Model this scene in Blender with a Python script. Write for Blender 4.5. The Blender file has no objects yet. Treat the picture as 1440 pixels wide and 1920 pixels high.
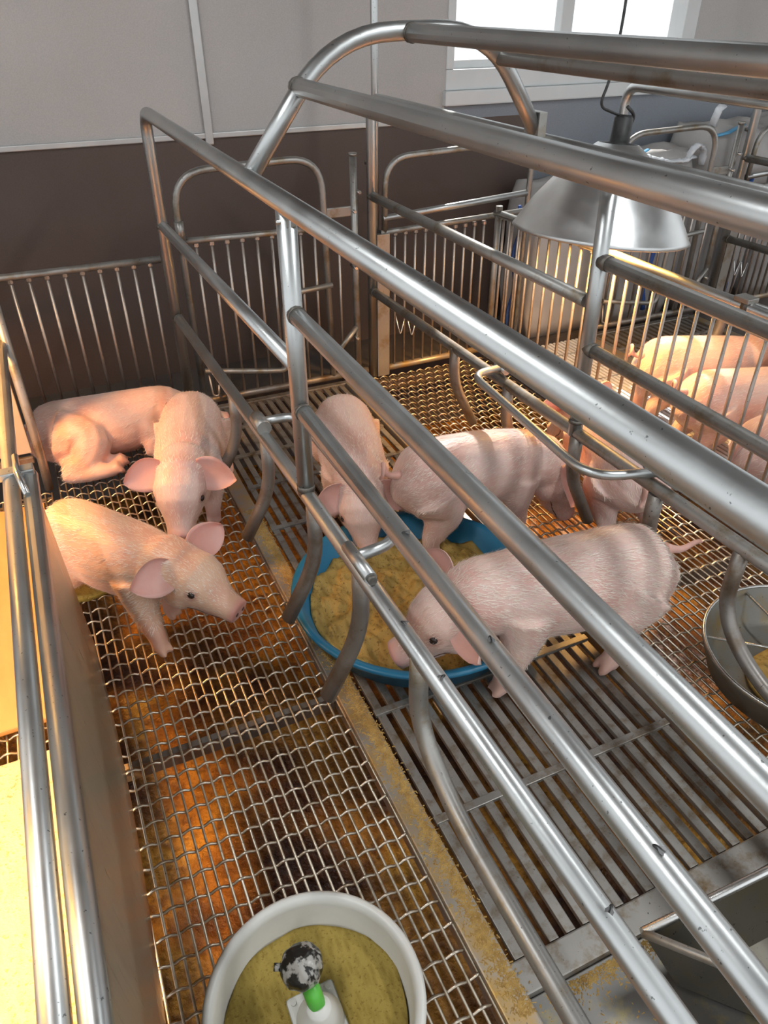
import bpy, bmesh, math, random
import numpy as np
from mathutils import Vector, Matrix, Quaternion
from mathutils.bvhtree import BVHTree

random.seed(7)
rng = np.random.default_rng(7)
SC = bpy.context.scene
COL = SC.collection
PI = math.pi

# ------------------------------------------------------------------ camera
cam_d = bpy.data.cameras.new('camera')
cam = bpy.data.objects.new('camera', cam_d)
COL.objects.link(cam)
cam_d.sensor_fit = 'HORIZONTAL'
cam_d.sensor_width = 36.0
cam_d.lens = 1384.93 / 1440 * 36.0
cam_d.clip_start = 0.02
right = Vector((0.90930466, -0.41612713, -0.0018042))
down = Vector((-0.23948548, -0.51975872, -0.82005949))
fwd = Vector((0.34031125, 0.746116, -0.57227543))
cam.matrix_world = Matrix(((right.x, -down.x, -fwd.x, 0.0),
                           (right.y, -down.y, -fwd.y, 0.0),
                           (right.z, -down.z, -fwd.z, 1.32),
                           (0, 0, 0, 1)))
SC.camera = cam

# ------------------------------------------------------------------ light
SC.view_settings.view_transform = 'Standard'
SC.view_settings.look = 'None'
SC.view_settings.gamma = 1.0
SC.view_settings.use_curve_mapping = False
SC.view_settings.exposure = 0.0

SC.cycles.max_bounces = 7
SC.cycles.diffuse_bounces = 3
SC.cycles.glossy_bounces = 3
SC.cycles.caustics_reflective = False
SC.cycles.caustics_refractive = False

world = bpy.data.worlds.new('overcast_sky')
SC.world = world
world.use_nodes = True
bg = world.node_tree.nodes['Background']
bg.inputs['Color'].default_value = (0.93, 0.97, 1.0, 1)
bg.inputs['Strength'].default_value = 1.45

sun_d = bpy.data.lights.new('hazy_sun', 'SUN')
sun_d.energy = 5.0
sun_d.angle = math.radians(1.0)
sun_d.color = (1.0, 0.97, 0.92)
sun = bpy.data.objects.new('hazy_sun', sun_d)
COL.objects.link(sun)
sun.rotation_euler = Vector((-.52, -.90, -1.1)).to_track_quat('-Z', 'Y').to_euler()


# ------------------------------------------------------------------ helpers
def tag(o, label=None, cat=None, group=None, kind=None):
    if label: o['label'] = label
    if cat: o['category'] = cat
    if group: o['group'] = group
    if kind: o['kind'] = kind
    return o


def empty(name, loc, label=None, cat=None, group=None):
    o = bpy.data.objects.new(name, None)
    COL.objects.link(o)
    o.location = loc
    o.empty_display_size = 0.05
    bpy.context.view_layer.update()
    return tag(o, label, cat, group)


def mesh_obj(name, verts, faces, mat, parent=None, smooth=False, origin=None):
    """verts are world coordinates; the parent keeps them in place"""
    me = bpy.data.meshes.new(name)
    v = np.asarray(verts, dtype=float)
    off = np.zeros(3)
    if parent is not None:
        off = np.array(WL[parent.name])
    elif origin is not None:
        off = np.array(origin)
    me.from_pydata((v - off).tolist(), [], [tuple(f) for f in faces])
    if mat is not None:
        me.materials.append(mat)
    if smooth:
        me.polygons.foreach_set('use_smooth', [True] * len(me.polygons))
    me.update()
    o = bpy.data.objects.new(name, me)
    COL.objects.link(o)
    if parent is not None:
        o.parent = parent
        WL[o.name] = WL[parent.name]
    else:
        if origin is not None:
            o.location = origin
        WL[o.name] = tuple(off)
    return o


WL = {}


def thing(name, loc, label, cat, group=None):
    o = empty(name, loc, label, cat, group)
    WL[o.name] = tuple(loc)
    return o


def copy_tree(o, d, label=None, skip=()):
    """copy a thing with its parts and sub-parts, moved by d"""
    c = o.copy()
    COL.objects.link(c)
    c.location = Vector(o.location) + Vector(d)
    if label: c['label'] = label
    WL[c.name] = tuple(c.location)
    def rec(src, dst):
        for ch in src.children:
            if ch.name in skip:
                continue
            k = ch.copy()
            COL.objects.link(k)
            k.parent = dst
            rec(ch, k)
    rec(o, c)
    return c


def fillet(pts, r, n=6):
    """polyline with rounded corners"""
    P = [Vector(p) for p in pts]
    out = [P[0]]
    for i in range(1, len(P) - 1):
        a, b, c = P[i - 1], P[i], P[i + 1]
        d1, d2 = (a - b), (c - b)
        rr = min(r, d1.length * .49, d2.length * .49)
        p1, p2 = b + d1.normalized() * rr, b + d2.normalized() * rr
        for k in range(n + 1):
            t = k / n
            out.append(p1 * (1 - t) ** 2 + b * 2 * t * (1 - t) + p2 * t * t)
    out.append(P[-1])
    return out


def sweep(pts, r, sides=10, cap=True, closed=False, up=None, r2=None):
    P = [Vector(p) for p in pts]
    n = len(P)
    rad = r if hasattr(r, '__len__') else [r] * n
    rad2 = rad if r2 is None else (r2 if hasattr(r2, '__len__') else [r2] * n)
    T = []
    for i in range(n):
        if closed:
            t = P[(i + 1) % n] - P[i - 1]
        else:
            t = P[min(i + 1, n - 1)] - P[max(i - 1, 0)]
        T.append(t.normalized())
    ref = Vector(up) if up else (Vector((0, 0, 1)) if abs(T[0].z) < .9 else Vector((1, 0, 0)))
    u = (ref - T[0] * ref.dot(T[0])).normalized()
    V, F = [], []
    for i in range(n):
        if i:
            q = T[i - 1].rotation_difference(T[i])
            u = q @ u
            u = (u - T[i] * u.dot(T[i])).normalized()
        w = T[i].cross(u)
        for k in range(sides):
            a = 2 * PI * k / sides
            V.append(P[i] + u * (math.cos(a) * rad2[i]) + w * (math.sin(a) * rad[i]))
    m = n if closed else n - 1
    for i in range(m):
        j = (i + 1) % n
        for k in range(sides):
            l = (k + 1) % sides
            F.append((i * sides + k, i * sides + l, j * sides + l, j * sides + k))
    if cap and not closed:
        F.append(tuple(range(sides))[::-1])
        F.append(tuple((n - 1) * sides + k for k in range(sides)))
    return [tuple(v) for v in V], F


def tube(name, pts, r, mat, parent, sides=12, smooth=True, **k):
    V, F = sweep(pts, r, sides, **k)
    o = mesh_obj(name, V, F, mat, parent, smooth)
    if smooth:
        sharp_caps(o)
    return o


def sharp_caps(o):
    for p in o.data.polygons:
        if len(p.vertices) > 4:
            p.use_smooth = False


def boxv(x0, x1, y0, y1, z0, z1, bev=0.0):
    if bev <= 0:
        V = [(x, y, z) for z in (z0, z1) for y in (y0, y1) for x in (x0, x1)]
        F = [(0, 2, 3, 1), (4, 5, 7, 6), (0, 1, 5, 4), (2, 6, 7, 3), (0, 4, 6, 2), (1, 3, 7, 5)]
        return V, F
    bm = bmesh.new()
    bmesh.ops.create_cube(bm, size=1)
    for v in bm.verts:
        v.co = Vector(((x0 + x1) / 2 + v.co.x * (x1 - x0), (y0 + y1) / 2 + v.co.y * (y1 - y0), (z0 + z1) / 2 + v.co.z * (z1 - z0)))
    bmesh.ops.bevel(bm, geom=bm.edges[:], offset=bev, segments=2, profile=.6, affect='EDGES')
    bm.verts.index_update()
    V = [tuple(v.co) for v in bm.verts]
    F = [tuple(v.index for v in f.verts) for f in bm.faces]
    bm.free()
    return V, F


def box(name, x0, x1, y0, y1, z0, z1, mat, parent=None, bev=0.0, **k):
    V, F = boxv(x0, x1, y0, y1, z0, z1, bev)
    return mesh_obj(name, V, F, mat, parent, **k)


def lathe(prof, cx, cy, n=48, close=False):
    """prof: list of (r, z)"""
    V, F = [], []
    for (r, z) in prof:
        for k in range(n):
            a = 2 * PI * k / n
            V.append((cx + r * math.cos(a), cy + r * math.sin(a), z))
    m = len(prof)
    for i in range(m - 1 if not close else m):
        j = (i + 1) % m
        for k in range(n):
            l = (k + 1) % n
            F.append((i * n + k, i * n + l, j * n + l, j * n + k))
    return V, F


def merge(*vf):
    V, F = [], []
    for v, f in vf:
        o = len(V)
        V += list(v)
        F += [tuple(i + o for i in q) for q in f]
    return V, F


# ------------------------------------------------------------------ materials
def new_mat(name):
    m = bpy.data.materials.new(name)
    m.use_nodes = True
    nt = m.node_tree
    return m, nt, nt.nodes['Principled BSDF']


def N(nt, t, **k):
    n = nt.nodes.new(t)
    for a, b in k.items():
        setattr(n, a, b)
    return n


def coords(nt, scale=(1, 1, 1), kind='Object'):
    tc = N(nt, 'ShaderNodeTexCoord')
    mp = N(nt, 'ShaderNodeMapping')
    mp.inputs['Scale'].default_value = scale
    nt.links.new(tc.outputs[kind], mp.inputs['Vector'])
    return mp.outputs['Vector']


def noise(nt, vec, scale, detail=4, rough=.55):
    n = N(nt, 'ShaderNodeTexNoise')
    n.inputs['Scale'].default_value = scale
    n.inputs['Detail'].default_value = detail
    n.inputs['Roughness'].default_value = rough
    nt.links.new(vec, n.inputs['Vector'])
    return n.outputs['Fac']


def ramp(nt, fac, stops):
    r = N(nt, 'ShaderNodeValToRGB')
    e = r.color_ramp.elements
    while len(e) < len(stops):
        e.new(.5)
    for i, (p, c) in enumerate(stops):
        e[i].position = p
        e[i].color = c if len(c) == 4 else (*c, 1)
    nt.links.new(fac, r.inputs['Fac'])
    return r.outputs['Color']


def mixc(nt, fac, a, b, mode='MIX'):
    m = N(nt, 'ShaderNodeMix', data_type='RGBA', blend_type=mode)
    for i, s in ((0, fac), (6, a), (7, b)):
        if hasattr(s, 'node'):
            nt.links.new(s, m.inputs[i])
        else:
            m.inputs[i].default_value = s if i == 0 else (*s, 1)
    return m.outputs[2]


def bump(nt, h, strength, dist=.002):
    b = N(nt, 'ShaderNodeBump')
    b.inputs['Strength'].default_value = strength
    b.inputs['Distance'].default_value = dist
    nt.links.new(h, b.inputs['Height'])
    return b.outputs['Normal']


def metal(name, col, rough=.4, metallic=.8, dirt=None, dirt_amt=.5, specks=True, scale=1.0, streak=(1, 1, 1)):
    m, nt, p = new_mat(name)
    v = coords(nt, streak)
    f1 = noise(nt, v, 9 * scale, 5)
    f2 = noise(nt, v, 90 * scale, 3)
    c = mixc(nt, f1, [x * .78 for x in col], [min(1, x * 1.18) for x in col])
    if dirt:
        d = ramp(nt, noise(nt, v, 14 * scale, 6, .65), [(.5 - .2 * dirt_amt + .1, (0, 0, 0)), (.72, (1, 1, 1))])
        c = mixc(nt, d, c, dirt)
    if specks:
        s = ramp(nt, noise(nt, v, 160, 2, .5), [(.70, (0, 0, 0)), (.74, (1, 1, 1))])
        c = mixc(nt, s, c, [x * .35 for x in col])
    nt.links.new(c, p.inputs['Base Color'])
    p.inputs['Metallic'].default_value = metallic
    r = N(nt, 'ShaderNodeMapRange')
    r.inputs['To Min'].default_value = rough - .1
    r.inputs['To Max'].default_value = rough + .14
    nt.links.new(f1, r.inputs['Value'])
    nt.links.new(r.outputs['Result'], p.inputs['Roughness'])
    nt.links.new(bump(nt, f2, .12, .001), p.inputs['Normal'])
    return m


def plain(name, a, b=None, rough=.6, scale=20, metallic=0, bstr=.1, bdist=.002, bscale=None, streak=(1, 1, 1), detail=5):
    m, nt, p = new_mat(name)
    v = coords(nt, streak)
    f = noise(nt, v, scale, detail)
    nt.links.new(ramp(nt, f, [(.3, a), (.7, b or [x * 1.15 for x in a])]), p.inputs['Base Color'])
    p.inputs['Roughness'].default_value = rough
    p.inputs['Metallic'].default_value = metallic
    nt.links.new(bump(nt, noise(nt, v, bscale or scale * 5, 3), bstr, bdist), p.inputs['Normal'])
    return m


M = {}
M['steel'] = metal('galvanised_tube', (.52, .535, .53), .36, .95)
M['steel_dull'] = metal('galvanised_tube_soiled', (.36, .35, .33), .42, .75, dirt=(.22, .16, .08), dirt_amt=.5)
M['finger'] = metal('soiled_steel_finger', (.27, .25, .23), .42, .7, dirt=(.16, .10, .05), dirt_amt=.7)
M['rod'] = metal('fence_rod_steel', (.45, .40, .36), .38, .8, dirt=(.30, .20, .10), dirt_amt=.3)
M['wire'] = metal('crimped_wire_steel', (.60, .53, .43), .32, .85, dirt=(.25, .15, .06), dirt_amt=.5)
M['glare_bar'] = metal('glare_toned_floor_bar', (.86, .87, .88), .28, .25, dirt=(.55, .46, .34), dirt_amt=.1)  # pale base colour carries the bright glare on this floor
M['slat'] = metal('cast_slat_steel', (.31, .295, .27), .40, .6, dirt=(.14, .085, .03), dirt_amt=.55, scale=1.6)
M['beam'] = metal('flat_bar_with_dried_feed', (.38, .35, .31), .40, .6, dirt=(.55, .32, .06), dirt_amt=.9, scale=1.0)
M['plate'] = metal('spattered_steel_plate', (.20, .19, .175), .38, .6, dirt=(.30, .25, .12), dirt_amt=.3, scale=1.5)
M['trough'] = metal('stainless_trough', (.19, .175, .145), .28, .8, dirt=(.22, .18, .10), dirt_amt=.5)
M['bowl_steel'] = metal('stained_bowl_steel', (.20, .19, .165), .42, .6, dirt=(.22, .15, .06), dirt_amt=.6)
M['rim'] = metal('polished_rim_wire', (.62, .62, .60), .25, .95)
M['shade'] = metal('spun_aluminium', (.66, .67, .665), .34, .9, specks=False)
M['weld'] = plain('weld_bead', (.10, .09, .08), (.22, .20, .17), .5, 60, .6)
M['dark'] = plain('black_rubber', (.02, .02, .02), (.05, .05, .05), .5, 40)
M['sheet'] = metal('scratched_partition_sheet', (.46, .405, .29), .30, .45, dirt=(.36, .31, .23), dirt_amt=.2, scale=.8, streak=(6, 8, .5))
M['plank'] = plain('creep_backboard', (.52, .45, .35), (.62, .55, .44), .45, 6)
M['white_plastic'] = plain('white_plastic', (.70, .69, .64), (.78, .77, .72), .38, 10, bstr=.03)
M['green_plastic'] = plain('green_plastic', (.10, .50, .05), (.14, .58, .08), .35, 10)
m, nt, p = new_mat('mud_smeared_knob')
v = coords(nt, (1, 1, .5))
f = noise(nt, v, 55, 4, .55)
nt.links.new(ramp(nt, f, [(.50, (.014, .012, .010)), (.56, (.42, .40, .36))]), p.inputs['Base Color'])
p.inputs['Roughness'].default_value = .28
M['knob'] = m
M['blue_plastic'] = plain('blue_plastic', (.010, .115, .22), (.018, .175, .30), .38, 9)
M['window_frame'] = plain('white_window_frame', (.66, .68, .68), (.72, .74, .74), .4, 5)
M['bag'] = plain('woven_poly_bag', (.42, .40, .385), (.50, .48, .46), .6, 7, bstr=.4, bdist=.01, bscale=14)
M['strap'] = plain('sky_blue_strap', (.10, .42, .72), (.16, .5, .8), .4, 8)
M['film'] = plain('crumpled_white_film', (.72, .76, .80), (.84, .87, .9), .35, 14, bstr=.6, bdist=.01, bscale=25)
M['rope'] = plain('blue_rope', (.03, .08, .30), (.05, .12, .40), .6, 60)
M['trim'] = metal('aluminium_trim', (.55, .55, .54), .4, .6, specks=False)
M['concrete'] = plain('passage_concrete', (.06, .05, .045), (.10, .085, .075), .8, 5, bstr=.3)
M['eye'] = plain('dark_eye', (.018, .010, .008), (.03, .016, .012), .08, 10, bstr=0)
M['nostril'] = plain('nostril', (.10, .035, .03), (.14, .05, .04), .5, 10)
M['fly'] = plain('fly_body', (.012, .012, .012), (.03, .03, .03), .35, 60)
M['wing'] = plain('fly_wing', (.10, .10, .10), (.16, .16, .16), .3, 60)


def mat_wall(name, a, b):
    m, nt, p = new_mat(name)
    v = coords(nt)
    f = noise(nt, v, 2.2, 4)
    g = noise(nt, v, 260, 3, .7)
    c = ramp(nt, f, [(.3, a), (.75, b)])
    c = mixc(nt, ramp(nt, g, [(.35, (.0,) * 3), (.65, (.16,) * 3)]), c, [min(1, x * 1.9) for x in b])
    nt.links.new(c, p.inputs['Base Color'])
    p.inputs['Roughness'].default_value = .55
    nt.links.new(bump(nt, g, .25, .001), p.inputs['Normal'])
    return m


M['wall_grey'] = mat_wall('grey_wall_panel', (.42, .405, .39), (.47, .455, .44))
M['ceiling'] = plain('ceiling_panel', (.16, .16, .165), (.2, .2, .205), .7, 4)
M['wall_blue'] = mat_wall('blue_grey_wall', (.20, .22, .25), (.24, .26, .29))
M['wall_brown'] = mat_wall('brown_film_faced_ply', (.075, .052, .044), (.10, .070, .058))


def mat_pit():
    m, nt, p = new_mat('manure_pit_surface')
    v = coords(nt)
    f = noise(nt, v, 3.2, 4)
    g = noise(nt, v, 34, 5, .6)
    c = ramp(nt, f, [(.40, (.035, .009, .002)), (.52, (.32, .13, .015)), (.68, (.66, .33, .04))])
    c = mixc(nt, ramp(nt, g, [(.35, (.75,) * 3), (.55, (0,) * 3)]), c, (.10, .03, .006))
    nt.links.new(c, p.inputs['Base Color'])
    p.inputs['Roughness'].default_value = .45
    nt.links.new(bump(nt, g, .7, .02), p.inputs['Normal'])
    return m


M['pit'] = mat_pit()


def mat_flakes(name, a, b, c3, scale=1.0):
    m, nt, p = new_mat(name)
    v = coords(nt, (70 * scale, 22 * scale, 40 * scale))
    w = N(nt, 'ShaderNodeTexVoronoi')
    w.inputs['Scale'].default_value = 1.0
    nt.links.new(v, w.inputs['Vector'])
    v2 = coords(nt)
    f = noise(nt, v2, 110 * scale, 6, .65)
    c = ramp(nt, w.outputs['Distance'], [(.1, a), (.6, b)])
    c = mixc(nt, ramp(nt, f, [(.56, (0,) * 3), (.64, (.8,) * 3)]), c, c3)
    nt.links.new(c, p.inputs['Base Color'])
    p.inputs['Roughness'].default_value = .6
    nt.links.new(bump(nt, f, .9, .004), p.inputs['Normal'])
    return m


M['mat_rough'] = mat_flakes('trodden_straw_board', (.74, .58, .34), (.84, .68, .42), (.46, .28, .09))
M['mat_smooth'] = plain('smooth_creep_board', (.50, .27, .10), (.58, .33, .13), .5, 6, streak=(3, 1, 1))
M['feed'] = mat_flakes('pale_mash_feed', (.34, .235, .035), (.46, .33, .065), (.24, .14, .015), 1.6)
M['crumb'] = plain('dried_feed_crumb', (.30, .17, .04), (.52, .34, .10), .7, 60)
M['feed_wet'] = mat_flakes('trampled_mash_feed', (.28, .165, .03), (.42, .27, .065), (.11, .06, .01), 1.0)


def mat_pig():
    m, nt, p = new_mat('piglet_skin')
    at = N(nt, 'ShaderNodeAttribute', attribute_name='Col')
    v = coords(nt)
    f = noise(nt, v, 9, 5)
    g = noise(nt, v, 120, 4, .6)
    c = mixc(nt, ramp(nt, f, [(.46, (0,) * 3), (.72, (.65,) * 3)]), at.outputs['Color'], (.62, .27, .21))
    c = mixc(nt, ramp(nt, noise(nt, v, 5.5, 6, .7), [(.60, (0,) * 3), (.80, (.4,) * 3)]), c, (.36, .21, .14))
    nt.links.new(c, p.inputs['Base Color'])
    p.inputs['Roughness'].default_value = .5
    p.inputs['Subsurface Weight'].default_value = .18
    p.inputs['Subsurface Radius'].default_value = (1.0, .35, .2)
    p.inputs['Subsurface Scale'].default_value = .012
    p.inputs['Sheen Weight'].default_value = .25
    nt.links.new(bump(nt, g, .35, .002), p.inputs['Normal'])
    return m


M['pig'] = mat_pig()
M['hair'] = plain('pale_bristle', (.84, .70, .58), (.95, .86, .76), .4, 30, bstr=0)

m, nt, p = new_mat('lit_bulb')
p.inputs['Base Color'].default_value = (1, .6, .2, 1)
p.inputs['Emission Color'].default_value = (1.0, .55, .14, 1)
p.inputs['Emission Strength'].default_value = 60
M['bulb'] = m

# ------------------------------------------------------------------ setting
WY = 3.08
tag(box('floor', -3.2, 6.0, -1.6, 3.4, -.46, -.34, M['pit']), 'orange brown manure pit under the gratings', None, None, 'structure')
o = box('floor_passage', -3.2, 6.0, 2.72, WY + .1, -.34, -.015, M['concrete'])
tag(o, 'concrete strip between back fence and wall', None, None, 'structure')


def wall_piece(name, x0, x1, z0, z1, mat, lab):
    return tag(box(name, x0, x1, WY, WY + .1, z0, z1, mat), lab, None, None, 'structure')


ZT = .893
wx0, wx1, wz0, wz1 = 1.685, 2.975, 1.02, 2.45
wall_piece('wall_back', -3.2, 2.15, -.34, ZT, M['wall_brown'], 'dark brown lower panelling of back wall')
wall_piece('wall_back_right', 2.15, 6.0, -.34, wz0 - .06, M['wall_blue'], 'blue grey wall below window')
a = tag(box('wall_upper', -3.2, .682, WY, WY + .1, ZT, 3.1, M['wall_grey']), 'pale grey upper panel at left', None, None, 'structure')
wall_piece('wall_upper_middle', .682, wx0, ZT, 3.1, M['wall_grey'], 'pale grey upper panel beside window')
wall_piece('wall_upper_right', wx1, 6.0, wz0 - .06, 3.1, M['wall_grey'], 'grey upper wall right of window')
wall_piece('wall_over_window', wx0, wx1, wz1, 3.1, M['wall_grey'], 'wall strip above window')
wall_piece('wall_under_window', wx0, 2.15, ZT, wz0 - .06, M['wall_blue'], 'wall strip under window sill')
tag(box('ceiling', -2.4, 6.0, -.9, WY + .1, 2.62, 2.72, M['ceiling']), 'plain white ceiling', None, None, 'structure')
tag(box('floor_ground', -14, 16, -14, 14, -.60, -.46, M['concrete']), 'concrete ground outside the pens', None, None, 'structure')
# trims
V1 = boxv(-3.2, 1.66, WY - .012, WY, ZT - .009, ZT + .010, .003)
tag(mesh_obj('trim_1', *V1, M['trim']), 'aluminium strip between brown and grey panels', None, None, 'structure')
tag(box('trim_2', .668, .698, WY - .016, WY, ZT - .03, 3.1, M['trim'], bev=.004), 'vertical aluminium joint cover strip', None, None, 'structure')
# window
w = tag(empty('window_1', (wx0, WY, wz0)), 'white sliding window with two bright panes', None, None, 'structure')
WL[w.name] = (wx0, WY, wz0)
box('window_sill', wx0 - .01, wx1 + .01, WY - .03, WY + .1, wz0 - .075, wz0 - .02, M['window_frame'], w, .006)
box('window_frame', wx0, wx1, WY - .008, WY + .09, wz0 - .02, wz0 + .055, M['window_frame'], w, .006)
box('window_frame', wx0, wx0 + .035, WY - .008, WY + .09, wz0 + .055, wz1, M['window_frame'], w, .004)
box('window_frame', wx1 - .075, wx1, WY - .008, WY + .09, wz0 + .055, wz1, M['window_frame'], w, .004)
box('window_frame', wx0, wx1, WY - .008, WY + .09, wz1 - .05, wz1, M['window_frame'], w, .004)
box('sash', 2.245, 2.305, WY + .02, WY + .07, wz0 + .055, wz1 - .05, M['window_frame'], w, .004)
box('sash', wx0 + .035, 2.245, WY + .03, WY + .06, wz0 + .055, wz0 + .085, M['window_frame'], w, .004)
box('sash', 2.305, wx1 - .075, WY + .03, WY + .06, wz0 + .055, wz0 + .085, M['window_frame'], w, .004)
mg, nt, p = new_mat('window_glass')
for nd in list(nt.nodes):
    if nd.type == 'BSDF_PRINCIPLED':
        nt.nodes.remove(nd)
tr = N(nt, 'ShaderNodeBsdfTransparent')
gl = N(nt, 'ShaderNodeBsdfGlossy')
gl.inputs['Roughness'].default_value = .05
mx = N(nt, 'ShaderNodeMixShader')
mx.inputs[0].default_value = .06
nt.links.new(tr.outputs[0], mx.inputs[1])
nt.links.new(gl.outputs[0], mx.inputs[2])
nt.links.new(mx.outputs[0], nt.nodes['Material Output'].inputs['Surface'])
box('pane', wx0 + .035, 2.245, WY + .043, WY + .047, wz0 + .085, wz1 - .05, mg, w)
box('pane', 2.305, wx1 - .075, WY + .043, WY + .047, wz0 + .085, wz1 - .05, mg, w)

# ------------------------------------------------------------------ floors
PX = 1.85   # pen to pen distance


def wire_floor(name, x0, x1, y0, y1, label):
    t = thing(name, ((x0 + x1) / 2, (y0 + y1) / 2, -.01), label, 'floor grating', 'woven wire gratings')
    cx, cy, cz = WL[t.name]
    px, py, r = .0212, .0455, .0029
    n = int(round((x1 - x0) / px))
    px = (x1 - x0) / n
    # long straight wires, sharing one mesh
    V, F = sweep([(0, y0 - cy, 0), (0, y1 - cy, 0)], r, 6, up=(0, 0, 1))
    ml = bpy.data.meshes.new('wire')
    ml.from_pydata(V, [], F)
    ml.materials.append(M['wire'])
    ml.polygons.foreach_set('use_smooth', [True] * len(ml.polygons))
    for i in range(n + 1):
        o = bpy.data.objects.new('wire', ml)
        COL.objects.link(o)
        o.parent = t
        o.location = (x0 + i * px - cx, 0, .004 - cz - .01)
    # crimped cross wires, two phases
    mc = []
    for ph in (0, 1):
        pts = []
        for i in range(n * 3 + 1):
            x = x0 - cx + i * px / 3
            s = math.cos(PI * (i / 3) + PI * ph)
            s = math.copysign(abs(s) ** .7, s)
            pts.append((x, 0, .0040 * s))
        V, F = sweep(pts, r, 6, up=(0, 0, 1))
        me = bpy.data.meshes.new('cross_wire')
        me.from_pydata(V, [], F)
        me.materials.append(M['wire'])
        me.polygons.foreach_set('use_smooth', [True] * len(me.polygons))
        mc.append(me)
    k = int(round((y1 - y0) / py))
    for i in range(k + 1):
        o = bpy.data.objects.new('cross_wire', mc[i % 2])
        COL.objects.link(o)
        o.parent = t
        o.location = (0, y0 + i * (y1 - y0) / k - cy, .004 - cz - .01)
    # supports below
    yy = [y0 + .02, 1.11, y1 - .02] if y0 < 1 else [y0 + .02, y1 - .02]
    for y in yy:
        box('support_bar', x0, x1, y - .008, y + .008, -.052, -.0125, M['finger'], t)
    return t


wl = wire_floor('woven_wire_floor', -.125, .375, -.1, 2.64, 'woven wire grating between scratched partition and slatted floor')
wr = wire_floor('woven_wire_floor', 1.075, 1.695, .2, 2.64, 'woven wire grating under the heat lamp, right of the crate')


def bar_floor(x0, x1, y0, y1, label):
    t = thing('bar_floor', ((x0 + x1) / 2, (y0 + y1) / 2, -.02), label, 'floor grating')
    cx, cy, cz = WL[t.name]
    V, F = boxv(-.0065, .0065, y0 - cy, y1 - cy, -.012, 0, .0015)
    me = bpy.data.meshes.new('floor_bar')
    me.from_pydata(V, [], F)
    me.materials.append(M['glare_bar'])
    n = 26
    for i in range(n):
        o = bpy.data.objects.new('floor_bar', me)
        COL.objects.link(o)
        o.parent = t
        o.location = (x0 + (x1 - x0) * (i + .5) / n - cx, 0, -cz)
    for i in range(9):
        y = y0 + (y1 - y0) * (i + .5) / 9
        tube('cross_rod', [(x0, y, -.004), (x1, y, -.004)], .0055, M['wire'], t, 8)
    return t


bar_floor(1.725, 2.272, .2, 2.64, 'bar grating beyond the right rod fence, glare put into its pale colour')
wc = wire_floor('woven_wire_floor', -.80, -.15, .2, 2.28, 'woven wire grating under the yellow creep boards')


def slat_floor(dx, label):
    x0, x1, y0, y1 = .432 + dx, 1.022 + dx, .44, 2.63
    t = thing('slatted_floor', ((x0 + x1) / 2, (y0 + y1) / 2, -.02), label, 'floor grating', 'slatted crate floors')
    cx, cy, cz = WL[t.name]
    n = 17
    pit = (x1 - x0) / n
    V, F = boxv(-.0098, .0098, y0 - cy, y1 - cy, -.012, .0, .0018)
    me = bpy.data.meshes.new('slat')
    me.from_pydata(V, [], F)
    me.materials.append(M['slat'])
    for i in range(n):
        o = bpy.data.objects.new('slat', me)
        COL.objects.link(o)
        o.parent = t
        o.location = (x0 + pit * (i + .5) - cx, 0, -cz - random.random() * .001)
        o.rotation_euler = (0, random.uniform(-.03, .03), 0)
    for y in (.72, 1.01, 1.29, 1.53, 1.78, 2.03, 2.24, 2.45):
        box('cross_bar', x0 + .004, x1 - .004, y - .009, y + .009, -.006, .0035, M['slat'], t, .0015)
    box('edge_bar', x0 - .012, x1 + .03, y0 - .055, y0 - .002, -.02, .004, M['slat'], t, .003)
    box('edge_bar', x0 - .012, x1 + .03, y1 + .002, y1 + .03, -.02, .004, M['slat'], t, .003)
    return t


sl = slat_floor(0, 'grey slatted floor inside the near crate')
copy_tree(sl, (PX, 0, 0), 'grey slatted floor inside the crate beyond the rod fence')
for dx, lab in ((0, 'near'), (PX, 'far')):
    side = 'of the near crate' if dx == 0 else 'of the crate beyond the rod fence'
    o = box('floor_beam', .377 + dx, .428 + dx, .33, 2.64, -.05, .006, M['beam'], None, .003)
    tag(o, 'flat steel floor beam with dried feed left ' + side, 'floor beam', 'floor beams')
    o = box('floor_beam', 1.028 + dx, 1.073 + dx, .33, 2.64, -.05, .006, M['beam'], None, .003)
    tag(o, 'flat steel floor beam right ' + side, 'floor beam', 'floor beams')

# ------------------------------------------------------------------ farrowing crate
RT, RM = .0185, .0165


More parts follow.
